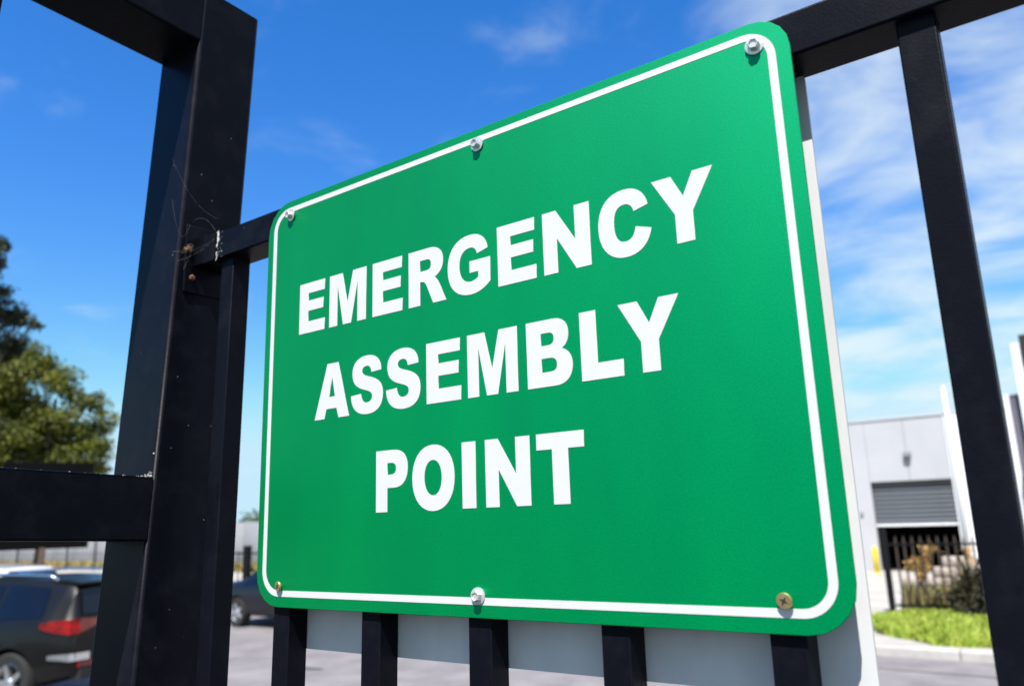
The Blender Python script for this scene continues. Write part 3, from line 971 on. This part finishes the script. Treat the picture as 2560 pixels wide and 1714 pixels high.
def make_car(root, S, paint):
    """S: dict of side-view tables; +x is forward, +y the left side; root stands on the road"""
    L, W = S['L'], S['W']
    top, belt, low, wid, rw = S['top'], S['belt'], S['low'], S['wid'], S['rw']

    def sec(x):
        zt, zb, zl, w, wr = lerp_tab(top, x), lerp_tab(belt, x), lerp_tab(low, x), lerp_tab(wid, x), lerp_tab(rw, x)
        zb = min(zb, zt - 0.03)
        g = zt - zb
        gg = g - min(.06, g * .2)
        half = [(0, zl), (w * .80, zl), (w * .93, zl + .05), (w * .985, zl + .30 * (zb - zl)), (w, zl + .60 * (zb - zl)), (w * .985, zb - .05), (w * .955, zb),
                (w * .955 + (wr - w * .955) * .33, zb + gg * .33), (w * .955 + (wr - w * .955) * .68, zb + gg * .68), (wr, zb + gg), (wr * .93, zt - min(.018, g * .06)), (wr * .6, zt), (0, zt + .012)]
        return half

    xs = sorted(set([-L / 2 + L * i / 46 for i in range(47)] + [a for a, _ in top] + [-L / 2 + .05, -L / 2 + .02, L / 2 - .05]))
    mb = MB()
    rings = []
    for x in xs:
        h = sec(x)
        ring = [(x, y, z) for y, z in h] + [(x, -y, z) for y, z in h[-2:0:-1]]
        rings.append(ring)
    nr = len(rings[0])
    for r_ in rings:
        mb.v += r_
    for i in range(len(rings) - 1):
        for k in range(nr):
            mb.f.append((i * nr + k, i * nr + (k + 1) % nr, (i + 1) * nr + (k + 1) % nr, (i + 1) * nr + k))
    mb.f.append(tuple(range(nr)))
    mb.f.append(tuple((len(rings) - 1) * nr + k for k in range(nr)))
    me = mb.mesh('body')
    body = link('body', me, paint)
    # wheel arches cut out
    cut = MB()
    for wx in S['wheels']:
        for sy in (-1, 1):
            cut.lathe([(S['r'] * 1.16, -0.26), (S['r'] * 1.16, 0.3)], (wx, sy * (W / 2 - 0.03), S['r']), axis='y', n=28)
    co = build(cut, 'cut', None)
    bo = body.modifiers.new('arch', 'BOOLEAN')
    bo.operation = 'DIFFERENCE'
    bo.object = co
    bo.solver = 'EXACT'
    dg = bpy.context.evaluated_depsgraph_get()
    me2 = bpy.data.meshes.new_from_object(body.evaluated_get(dg))
    bpy.data.objects.remove(body)
    bpy.data.objects.remove(co)
    smooth_by_angle(me2, 32)
    me2.materials.clear()
    body = link('body', me2, paint, root)

    def side_patch(name, m, x0, x1, f0, f1, sy, off=0.006, nx=10, slant0=0.0, slant1=0.0):
        """glass on the side between belt and roof; f = fraction of that height"""
        q = MB()
        ny = 4
        for i in range(nx + 1):
            for j in range(ny + 1):
                f = f0 + (f1 - f0) * j / ny
                xa, xb = x0 + slant0 * j / ny, x1 + slant1 * j / ny
                x = xa + (xb - xa) * i / nx
                zt, zb, w, wr = lerp_tab(top, x), lerp_tab(belt, x), lerp_tab(wid, x), lerp_tab(rw, x)
                zb = min(zb, zt - .03)
                z = zb + (zt - zb - min(.06, (zt - zb) * .2)) * f
                y = w * .955 + (wr - w * .955) * f + off
                q.v.append((x, sy * y, z))
        for i in range(nx):
            for j in range(ny):
                a = i * (ny + 1) + j
                q.f.append((a, a + ny + 1, a + ny + 2, a + 1))
        return build(q, name, m, root, smooth=True)

    for sy in (1, -1):
        for (x0, x1, s0, s1) in S['side_glass']:
            side_patch('side_window', M['glass'], x0, x1, .08, .94, sy, slant0=s0, slant1=s1)

    def end_glass(name, z0, z1, xa, xb, off):
        q = MB()
        n1_, n2_ = 8, 6
        for i in range(n1_ + 1):
            z = z0 + (z1 - z0) * i / n1_
            lo_, hi_ = xa, xb
            for _ in range(30):
                mid = (lo_ + hi_) / 2
                if lerp_tab(top, mid) < z: lo_ = mid
                else: hi_ = mid
            x = lo_
            wr = lerp_tab(rw, x) * .90
            for j in range(n2_ + 1):
                y = wr * (-1 + 2 * j / n2_)
                q.v.append((x + off, y, z + .012))
        for i in range(n1_):
            for j in range(n2_):
                a = i * (n2_ + 1) + j
                q.f.append((a, a + 1, a + n2_ + 2, a + n2_ + 1))
        return build(q, name, m_glass, root, smooth=True)

    m_glass = M['glass']
    end_glass('rear_window', S['rg'][0], S['rg'][1], -L / 2, S['rg'][2], -0.014)
    end_glass('windscreen', S['fg'][0], S['fg'][1], L / 2, S['fg'][2], 0.014)
    # wheels
    r_ = S['r']
    for wx in S['wheels']:
        for sy in (1, -1):
            y0 = sy * (W / 2 - 0.115)
            wh = build(MB().lathe([(r_ * .66, -.10), (r_ * .93, -.105), (r_, -.075), (r_, .075), (r_ * .93, .105), (r_ * .66, .10), (r_ * .66, -.10)], (wx, y0, r_), n=32, cap=False), 'wheel', M['tyre'], root)
            smooth_by_angle(wh.data, 50)
            rim = MB().lathe([(r_ * .67, -.03), (r_ * .67, .085), (r_ * .63, .09), (r_ * .60, .06), (r_ * .60, -.03)], (0, 0, 0), n=32, cap=False)
            for k in range(5):
                a = 6.283 * k / 5 + .3
                ca, sa = math.cos(a), math.sin(a)
                ww, wo_ = r_ * .12, r_ * .075
                P = [(-ww, .07, 0), (ww, .07, 0), (wo_, .088, r_ * .64), (-wo_, .088, r_ * .64), (-ww, .03, 0), (ww, .03, 0), (wo_, .04, r_ * .64), (-wo_, .04, r_ * .64)]
                rim.add([(u * ca + w * sa, v, -u * sa + w * ca) for u, v, w in P], [(0, 1, 2, 3), (4, 7, 6, 5), (0, 4, 5, 1), (1, 5, 6, 2), (2, 6, 7, 3), (3, 7, 4, 0)])
            rim.lathe([(r_ * .17, .02), (r_ * .17, .085), (r_ * .12, .095)], (0, 0, 0), n=16)
            rm = build(rim, 'rim', M['rim'], wh, (wx, y0, r_))
            if sy < 0: rm.rotation_euler = (0, 0, math.pi)
            dk = build(MB().lathe([(r_ * .62, -.06), (r_ * .62, .015)], (wx, y0, r_), n=20), 'hub_well', M['plastic'], wh)
    # tail lights wrapping round the rear corners
    zl0, zl1, back, inn = S['lamp']
    for sy in (1, -1):
        q = MB()
        prof = []
        w = lerp_tab(wid, -L / 2 + .1)
        for (x, yy, a, b) in [(-L / 2 + back, lerp_tab(wid, -L / 2 + back) + .008, .42, .72), (-L / 2 + back * .55, lerp_tab(wid, -L / 2 + back * .55) + .012, .15, .92),
                              (-L / 2 + .06, lerp_tab(wid, -L / 2 + .06) + .012, 0.0, 1.0), (-L / 2 - .012, w - .10, 0.05, 1.0), (-L / 2 - .022, w - .28, 0.35, .95), (-L / 2 - .022, w - inn, 0.62, .86)]:
            prof.append((x, sy * yy, zl0 + (zl1 - zl0) * a)); prof.append((x, sy * yy, zl0 + (zl1 - zl0) * b))
        inner = [(x + .05, y - sy * .06, z) for x, y, z in prof]
        nn = len(prof)
        q.add(prof + inner, [(i, i + 2, i + 3, i + 1) for i in range(0, nn - 2, 2)] + [(nn + i, nn + i + 1, nn + i + 3, nn + i + 2) for i in range(0, nn - 2, 2)] +
              [(i + 1, i + 3, nn + i + 3, nn + i + 1) for i in range(0, nn - 2, 2)] + [(i, nn + i, nn + i + 2, i + 2) for i in range(0, nn - 2, 2)])
        build(q, 'tail_light', M['redlens'], root)
    return body


# charcoal SUV across the gateway
hd = R(197)
suv_c = Vector((-9.40, 4.42, 0))                       # its rear left corner on the road
Ls, Ws = 4.55, 1.84
cdir = Vector((math.cos(hd), math.sin(hd), 0)); cleft = Vector((-cdir.y, cdir.x, 0))
ctr_ = suv_c + cdir * (Ls / 2) - cleft * (Ws / 2)
suv = thing('parked_suv', 'dark charcoal SUV with red tail light parked beyond the gate at lower left', 'car', ctr_, hd)
S = dict(L=Ls, W=Ws, r=.355, wheels=(-Ls / 2 + .90, Ls / 2 - .92),
         top=[(-Ls / 2, .98), (-Ls / 2 + .07, 1.06), (-Ls / 2 + .20, 1.44), (-Ls / 2 + .34, 1.525), (-Ls / 2 + 1.2, 1.575), (-Ls / 2 + 2.1, 1.56), (.55, 1.45), (1.28, 1.06), (1.9, .98), (2.15, .88), (Ls / 2, .70)],
         belt=[(-Ls / 2, .95), (-Ls / 2 + .5, 1.08), (0, .99), (1.3, .95), (Ls / 2, .66)],
         low=[(-Ls / 2, .42), (-Ls / 2 + .6, .30), (1.4, .26), (Ls / 2, .34)],
         wid=[(-Ls / 2, .78), (-Ls / 2 + .12, .86), (-Ls / 2 + .45, .90), (-1.2, .915), (1.2, .91), (1.9, .87), (Ls / 2, .70)],
         rw=[(-Ls / 2, .72), (-Ls / 2 + .3, .62), (-1.2, .64), (.3, .63), (1.3, .78), (Ls / 2, .60)],
         side_glass=[(-Ls / 2 + .50, -Ls / 2 + 1.28, .10, -.02), (-Ls / 2 + 1.36, -.10, .0, -.02), (.0, 1.05, .0, -.55)],
         rg=(1.12, 1.42, -Ls / 2 + .34), fg=(1.10, 1.42, .5), lamp=(.92, 1.10, .46, .44))
make_car(suv, S, M['suv'])
# roof spoiler, rails, bumper trim of the SUV
q = MB()
q.add([(-Ls / 2 + .62, y, 1.565) for y in (-.60, .60)] + [(-Ls / 2 + .16, y, 1.515) for y in (-.62, .62)] + [(-Ls / 2 + .62, y, 1.52) for y in (-.60, .60)] + [(-Ls / 2 + .17, y, 1.485) for y in (-.62, .62)],
      [(0, 1, 3, 2), (4, 6, 7, 5), (2, 3, 7, 6), (0, 2, 6, 4), (1, 5, 7, 3), (0, 4, 5, 1)])
build(q, 'roof_spoiler', M['suv'], suv)
for sy in (1, -1):
    build(MB().tube([(-Ls / 2 + .55, sy * .60, 1.54), (-Ls / 2 + .68, sy * .605, 1.60), (-.6, sy * .61, 1.625), (.35, sy * .60, 1.57), (.45, sy * .60, 1.51)], .019, 6), 'roof_rail', M['chrome'], suv, smooth=True)
    build(MB().box(-Ls / 2 - .035, -Ls / 2 + .02, sy * .58 - .16, sy * .58 + .16, .545, .60), 'reflector', M['redlens'], suv)
    q = MB()
    q.add([(-Ls / 2 + .02, sy * .845, .62), (-Ls / 2 + .30, sy * .905, .64), (-Ls / 2 + .30, sy * .905, .69), (-Ls / 2 + .02, sy * .84, .705), (-Ls / 2 - .045, sy * .60, .705), (-Ls / 2 - .045, sy * .60, .62),
           (-Ls / 2 + .05, sy * .74, .62), (-Ls / 2 + .05, sy * .74, .705)], [(0, 1, 2, 3), (0, 3, 4, 5), (3, 2, 7), (3, 7, 4), (0, 6, 1), (0, 5, 6)])
    build(q, 'bumper_trim', M['chrome'], suv)
build(MB().box(-Ls / 2 - .05, -Ls / 2 + .10, -.72, .72, .40, .53), 'rear_bumper', M['plastic'], suv)
build(MB().box(-Ls / 2 - .03, -Ls / 2 + .02, -.48, .48, 1.0, 1.075), 'tailgate_trim', M['clearlens'], suv)
q = MB().box(-Ls / 2 - .012, -Ls / 2 + .02, -.26, .26, .72, .83)
build(q, 'number_plate_recess', M['plastic'], suv)
build(MB().tube([(-Ls / 2 + .1, -.35, 1.07), (-Ls / 2 + .13, .1, 1.14)], .012, 5), 'wiper', M['plastic'], suv)

# black sedan by the far kerb
Lh, Wh = 4.45, 1.70
hb = thing('black_sedan', 'black sedan by the far kerb, half hidden by the sign', 'car', (-15.72 + Lh / 2, 10.72 + Wh / 2, 0), 0.0)
S = dict(L=Lh, W=Wh, r=.31, wheels=(-Lh / 2 + .82, Lh / 2 - .86),
         top=[(-Lh / 2, .66), (-Lh / 2 + .06, .84), (-Lh / 2 + .22, .93), (-Lh / 2 + .75, .99), (-Lh / 2 + 1.45, 1.34), (-.35, 1.42), (.40, 1.36), (1.15, .98), (1.8, .86), (Lh / 2, .62)],
         belt=[(-Lh / 2, .62), (-Lh / 2 + .3, .88), (0, .88), (1.1, .86), (Lh / 2, .58)],
         low=[(-Lh / 2, .34), (-Lh / 2 + .5, .24), (1.2, .22), (Lh / 2, .28)],
         wid=[(-Lh / 2, .66), (-Lh / 2 + .12, .76), (-Lh / 2 + .5, .84), (1.2, .84), (1.8, .78), (Lh / 2, .60)],
         rw=[(-Lh / 2, .60), (-Lh / 2 + .7, .66), (-Lh / 2 + 1.45, .57), (.40, .58), (1.2, .70), (Lh / 2, .52)],
         side_glass=[(-Lh / 2 + 1.0, -.35, .28, .0), (-.27, .95, .0, -.5)], rg=(1.03, 1.31, -Lh / 2 + 1.45), fg=(1.0, 1.33, .35), lamp=(.66, .86, .36, .30))
make_car(hb, S, M['hatch'])

# white car behind the SUV at the left edge
Lw, Ww = 4.3, 1.74
wc = thing('white_car', 'white car at the left edge of the picture, behind the charcoal SUV', 'car', (-22.45, 8.85, 0), R(183))
S = dict(L=Lw, W=Ww, r=.31, wheels=(-Lw / 2 + .8, Lw / 2 - .85),
         top=[(-Lw / 2, .90), (-Lw / 2 + .06, 1.00), (-Lw / 2 + .38, 1.30), (-Lw / 2 + .55, 1.36), (-.3, 1.42), (.35, 1.37), (1.15, 1.00), (1.7, .90), (Lw / 2, .64)],
         belt=[(-Lw / 2, .80), (-Lw / 2 + .5, .98), (0, .92), (1.1, .88), (Lw / 2, .6)],
         low=[(-Lw / 2, .34), (-Lw / 2 + .5, .24), (1.2, .22), (Lw / 2, .28)],
         wid=[(-Lw / 2, .70), (-Lw / 2 + .12, .80), (-Lw / 2 + .5, .86), (1.2, .86), (1.8, .80), (Lw / 2, .62)],
         rw=[(-Lw / 2, .68), (-Lw / 2 + .4, .60), (-.5, .62), (.35, .60), (1.2, .72), (Lw / 2, .55)],
         side_glass=[(-Lw / 2 + .72, -.25, .10, .0), (-.17, 1.0, .0, -.5)], rg=(1.06, 1.28, -Lw / 2 + .55), fg=(1.02, 1.34, .3), lamp=(.74, .94, .3, .3))
make_car(wc, S, M['whitecar'])

# ------------------------------------------------------------------ warehouse with roller door on the right
WY = 27.4
wh = thing('warehouse', 'pale grey warehouse with a half raised roller door at right', 'building', (-3.65, WY, 0.13))
ox = -3.65
def wbox(name, x0, x1, y0, y1, z0, z1, m=None, parent=None, r_=0.01):
    return bevel_box(name, x0 - ox, x1 - ox, y0 - WY, y1 - WY, z0 - 0.13, z1 - 0.13, r_, m or M['wall_light'], parent or wh, seg=1)
wbox('wall', -14.0, -4.85, WY, WY + .2, 0.05, 4.86)
wbox('wall', -2.50, 5.0, WY, WY + .2, 0.05, 4.86)
wbox('wall', -4.848, -2.502, WY + .002, WY + .2, 2.90, 4.858)
wbox('side_wall', -14.0, -13.8, WY + .201, WY + 14, 0.05, 4.85)
wbox('side_wall', 4.8, 5.0, WY + .201, WY + 14, 0.05, 4.85)
wbox('roof', -13.79, 4.79, WY + .201, WY + 14, 4.45, 4.6, M['shutter'])
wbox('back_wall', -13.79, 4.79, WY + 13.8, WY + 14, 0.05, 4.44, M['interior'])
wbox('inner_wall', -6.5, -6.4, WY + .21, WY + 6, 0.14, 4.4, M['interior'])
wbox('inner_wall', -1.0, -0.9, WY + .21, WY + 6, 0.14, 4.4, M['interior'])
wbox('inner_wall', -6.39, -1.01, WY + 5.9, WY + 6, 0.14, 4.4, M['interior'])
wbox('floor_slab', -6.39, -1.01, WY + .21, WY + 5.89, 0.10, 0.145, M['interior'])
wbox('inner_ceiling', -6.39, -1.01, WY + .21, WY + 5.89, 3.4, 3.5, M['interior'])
wbox('parapet_cap', -14.05, 5.05, WY - .03, WY + .26, 4.862, 4.93, M['wall_light'])
rd = wbox('roller_door', -4.848, -2.502, WY + .145, WY + .16, 1.52, 2.898, M['shutter'], r_=0.003)
slat = None
z = 1.60
while z < 2.78:
    if slat is None:
        mb = MB()
        n_ = 7
        prof = [(0.050 * math.sin(math.pi * i / (n_ - 1)), 0.134 * i / (n_ - 1)) for i in range(n_)]
        vs_ = [(-4.846 - ox, -a, b) for a, b in prof] + [(-2.504 - ox, -a, b) for a, b in prof]
        mb.add(vs_, [(i, i + 1, i + 1 + n_, i + n_) for i in range(n_ - 1)])
        o = build(mb, 'slat', M['shutter'], rd, (0, .144, z - 0.13)); slat = o.data
    else:
        o = link('slat', slat, None, rd, (0, .144, z - 0.13))
    z += 0.137
wbox('bottom_bar', -4.846, -2.504, WY + .09, WY + .144, 1.50, 1.575, M['trim'], rd, r_=0.005)
wbox('roller_housing', -4.846, -2.504, WY + .02, WY + .13, 2.80, 2.896, M['interior'], rd, r_=0.005)
for jx in (-12.0, -10.0, -8.0, -6.0):
    wbox('panel_joint', jx - .012, jx + .012, WY - .004, WY - .0005, 0.14, 4.85, M['wall_grey'], r_=0.001)
wbox('panel_joint', -3.68, -3.656, WY - .004, WY - .0005, 2.92, 4.85, M['wall_grey'], r_=0.001)
lm = wbox('wall_lamp', -3.76, -3.54, WY - .16, WY - .001, 3.66, 3.80, M['wall_grey'])
wbox('lamp_lens', -3.74, -3.56, WY - .15, WY - .012, 3.585, 3.659, M['shutter'], lm)
wbox('wall_socket', -5.28, -5.18, WY - .06, WY - .001, 1.86, 1.98, M['wall_grey'])
wbox('pilaster', -2.495, -2.0, WY - .05, WY - .003, 0.12, 4.84, M['trim'])
po_ = thing('white_pole', 'tall white pole in front of the warehouse beside the roller door', 'pole', (-2.33, 27.2, 0.13))
build(MB().tube([(0, 0, -0.1), (0, 0, 3.0), (0, 0, 5.55)], [.075, .07, .055], 12), 'shaft', M['trim'], po_, smooth=True)
build(MB().lathe([(.16, -0.02), (.16, .03), (.10, .05)], (0, 0, 0), axis='z', n=16), 'base_plate', M['trim'], po_)
build(MB().lathe([(.055, 5.55), (.06, 5.58), (.03, 5.62)], (0, 0, 0), axis='z', n=12), 'cap', M['trim'], po_)
bo_ = thing('bollard', 'yellow bollard beside the warehouse door', 'bollard', (-4.82, 26.6, 0.13))
build(MB().lathe([(.085, -0.05), (.085, .70), (.07, .76), (.03, .785)], (0, 0, 0), axis='z', n=16), 'post', M['yellow'], bo_, smooth=True)
build(MB().lathe([(.14, -0.02), (.14, .012)], (0, 0, 0), axis='z', n=16), 'base_plate', M['yellow'], bo_)

# second building at the right edge
b2 = thing('mauve_building', 'dark mauve clad building with white corner trim at the right edge', 'building', (1.2, 20.4, 0.13))
bevel_box('wall', -1.50, 6.0, 0, 0.2, -0.05, 4.30, 0.01, M['mauve'], b2, seg=1)
bevel_box('side_wall', -1.50, -1.30, 0.201, 5.0, -0.05, 4.30, 0.01, M['mauve'], b2, seg=1)
bevel_box('corner_trim', -1.62, -1.502, -0.10, 0.25, -0.05, 4.36, 0.01, M['trim'], b2, seg=1)
bevel_box('cap', -1.49, 6.02, -0.02, 0.22, 4.302, 4.36, 0.01, M['mauve'], b2, seg=1)
bevel_box('white_column', -1.30, -1.13, -0.30, -0.05, 2.56, 5.46, 0.01, M['trim'], b2, seg=1)
bevel_box('dark_fascia', -1.12, 6.0, -0.28, -0.06, 4.95, 5.64, 0.01, M['interior'], b2, seg=1)
bevel_box('fascia_back', -1.12, 6.0, -0.059, 0.2, 4.362, 5.64, 0.01, M['trim'], b2, seg=1)
for k in range(12):
    bevel_box('cladding_rib', -1.15 + .6 * k, -1.10 + .6 * k, -0.04, -0.001, -0.05, 4.28, 0.006, M['mauve'], b2, seg=1)
dk = bevel_box('dark_cladding', -1.50, 0.4, -0.35, -0.13, -0.05, 2.55, 0.02, M['interior'], b2, seg=1)
bevel_box('door_lamp', -1.42, -1.34, -0.40, -0.352, 1.95, 2.03, 0.01, M['trim'], dk, seg=1)

# ------------------------------------------------------------------ yard fence, garden wall and planting on the right
FYY = 16.15
yf = thing('spear_fence', 'low black spear topped fence in front of the warehouse', 'fence', (-2.5, FYY, 0.13))
bevel_box('corner_post', -0.05, 0.05, -0.05, 0.05, -0.05, 1.55, 0.008, M['far_black'], yf, seg=1)
build(MB().lathe([(.04, 1.55), (.055, 1.57), (.045, 1.60), (.01, 1.62)], (0, 0, 0), axis='z', n=12), 'post_cap', M['far_black'], yf)
for z in (1.26, 0.16):
    build(MB().box(0.07, 5.6, -0.02, 0.02, z, z + .04), 'rail', M['far_black'], yf)
sp = None
for k in range(38):
    if sp is None:
        mb = MB().box(-.017, .017, -.014, .014, 0.03, 1.34)
        mb.add([(-.02, -.011, 1.34), (.02, -.011, 1.34), (.02, .011, 1.34), (-.02, .011, 1.34), (0, 0, 1.45)], [(0, 1, 4), (1, 2, 4), (2, 3, 4), (3, 0, 4)])
        o = build(mb, 'picket', M['sunlit_brown'], yf); sp = o.data
    else:
        o = link('picket', sp, None, yf)
    o.location = (0.20 + .142 * k, 0, 0)
bevel_box('end_post', 5.6, 5.7, -0.05, 0.05, -0.05, 1.5, 0.008, M['far_black'], yf, seg=1)

gw = thing('garden_wall', 'low stepped cream block wall behind the spear fence', 'wall', (-1.6, 17.55, 0.13))
blk = None
for row in range(5):
    for k in range(11):
        z0 = row * 0.20 - 0.02
        x0 = -0.95 + k * .40 + (0.2 if row % 2 else 0)
        if row >= 3 and not (-0.40 < x0 < 0.25):
            continue
        if blk is None:
            o = bevel_box('block', 0.004, 0.396, 0, 0.19, 0.004, 0.196, 0.006, M['cream'], gw, seg=1); blk = o.data
        else:
            o = link('block', blk, None, gw)
        o.location = (x0, random.uniform(-.004, .004), z0)

tn = thing('dry_tan_shrub', 'tan dried shrub with rounded heads poking above the spear fence', 'shrub', (-2.13, 17.0, 0.13))
link('foliage', leaf_mesh('foliage', [(0.27, 0, 1.15, .12, .1, .085, 1), (0.17, 0, 1.16, .07, .08, .06, 1), (0.20, 0, 1.02, .07, .08, .10, 1), (.02, 0, .88, .14, .12, .12, 1), (-.10, 0, .82, .09, .1, .08, 1), (.17, 0, .86, .10, .1, .12, 1), (.05, 0, .70, .10, .1, .12, 1)], 0.075, 42000), M['tan'], tn)
build(MB().tube([(0, 0, -.05), (.04, 0, .5), (.12, 0, .85), (.22, 0, 1.1)], [.035, .03, .025, .015], 6), 'stem', M['bark'], tn)


def spiky(name, label, loc, n_, L0, m, seed):
    rnd = random.Random(seed)
    t = thing(name, label, 'plant', loc)
    fr = None
    for k in range(n_):
        if fr is None:
            mb = MB()
            segs = 6
            for i in range(segs + 1):
                s_ = i / segs
                w = 0.045 * (1 - s_) ** .7 * (0.5 + min(1, s_ * 4) * .5) + .002
                x, z = L0 * s_ * (0.55 + .35 * s_), L0 * (s_ * .95 - .55 * s_ * s_)
                mb.v += [(x, -w, z + w * .3), (x, 0, z), (x, w, z + w * .3)]
            for i in range(segs):
                a = i * 3
                mb.f += [(a, a + 1, a + 4, a + 3), (a + 1, a + 2, a + 5, a + 4)]
            o = build(mb, 'frond', m, t); fr = o.data
        else:
            o = link('frond', fr, None, t)
        o.rotation_euler = (rnd.uniform(-.2, .2), rnd.uniform(-.75, .45), rnd.uniform(0, 6.28))
        s_ = rnd.uniform(.6, 1.15)
        o.scale = (s_, s_, s_)
        o.location = (0, 0, rnd.uniform(0.02, .35))
    build(MB().tube([(0, 0, -.05), (0, 0, .4)], [.07, .05], 8), 'trunk', M['bark'], t)
    return t


spiky('spiky_plant', 'dark spiky plant growing through the right end of the spear fence', (-1.08, 15.9, .13), 60, 1.15, M['dark_leaf'], 3)
spiky('spiky_plant', 'brownish spiky plant behind the spear fence, left of the darker one', (-1.36, 16.8, .13), 34, 1.0, M['olive'], 5)
ds = thing('dark_shrub', 'dense dark shrub at the right end of the spear fence, beside the black picket', 'shrub', (-1.05, 15.75, .13))
link('foliage', leaf_mesh('foliage', [(0, 0, .55, .30, .3, .38, 1), (.25, 0, .75, .28, .3, .32, 1), (-.12, 0, .30, .28, .3, .26, 1), (.3, 0, .35, .4, .4, .35, 1)], 0.13, 2600, aspect=3.5), M['dark_leaf'], ds)
build(MB().tube([(0, 0, -.05), (.05, 0, .5)], [.04, .02], 6), 'stem', M['bark'], ds)
fl = thing('flower_spike', 'small orange yellow flower spike above the spiky plants', 'flower', (-1.18, 16.5, .13))
link('petals', leaf_mesh('petals', [(0, 0, 1.12, .07, .07, .10, 1), (.05, 0, .98, .06, .06, .08, 1)], 0.05, 40000), M['flower'], fl)
build(MB().tube([(0, 0, -.05), (0, 0, 1.1)], [.012, .008], 6), 'stem', M['olive'], fl)
tufts = blades('dry_tufts', (-2.4, 1.5, 16.4, 17.3, None), 900, 0.2, 0.62, M['olive'], 'tall olive and straw grass tufts behind the spear fence', lean=.18)


def verge_test(x, y):
    return y > 12.72 + max(0.0, (-1.35 - x)) * 1.05 + 0.08 * math.sin(x * 7) and x > -2.75 + 0.35 * abs(y - 14.6) - .1 * math.sin(y * 3)
def mound(x, y):
    return 0.03 * max(0.0, 1 - ((y - 14.8) / 2.4) ** 2)
mb = MB()
nx_, ny_ = 24, 12
for j in range(ny_ + 1):
    for i in range(nx_ + 1):
        y = 12.80 + (16.6 - 12.80) * j / ny_
        xl = -2.55 + 0.35 * abs(y - 14.6)
        xl = max(xl, -1.30 - (y - 12.72) / 1.05)
        x = xl + (5.0 - xl) * (i / nx_) ** 1.5
        e = min(1.0, i / 3, j / 2)
        mb.v.append((x, y, .136 + mound(x, y) * e))
for j in range(ny_):
    for i in range(nx_):
        a = j * (nx_ + 1) + i
        mb.f.append((a, a + 1, a + nx_ + 2, a + nx_ + 1))
tag(build(mb, 'verge_soil', M['soil'], smooth=True), kind='structure')
blades('verge_grass', (-2.75, 3.0, 12.72, 16.3, verge_test), 42000, 0.05, 0.15, M['grass'], 'lush bright green grass on the verge in front of the spear fence', z=.135, lean=.45, mound=mound)
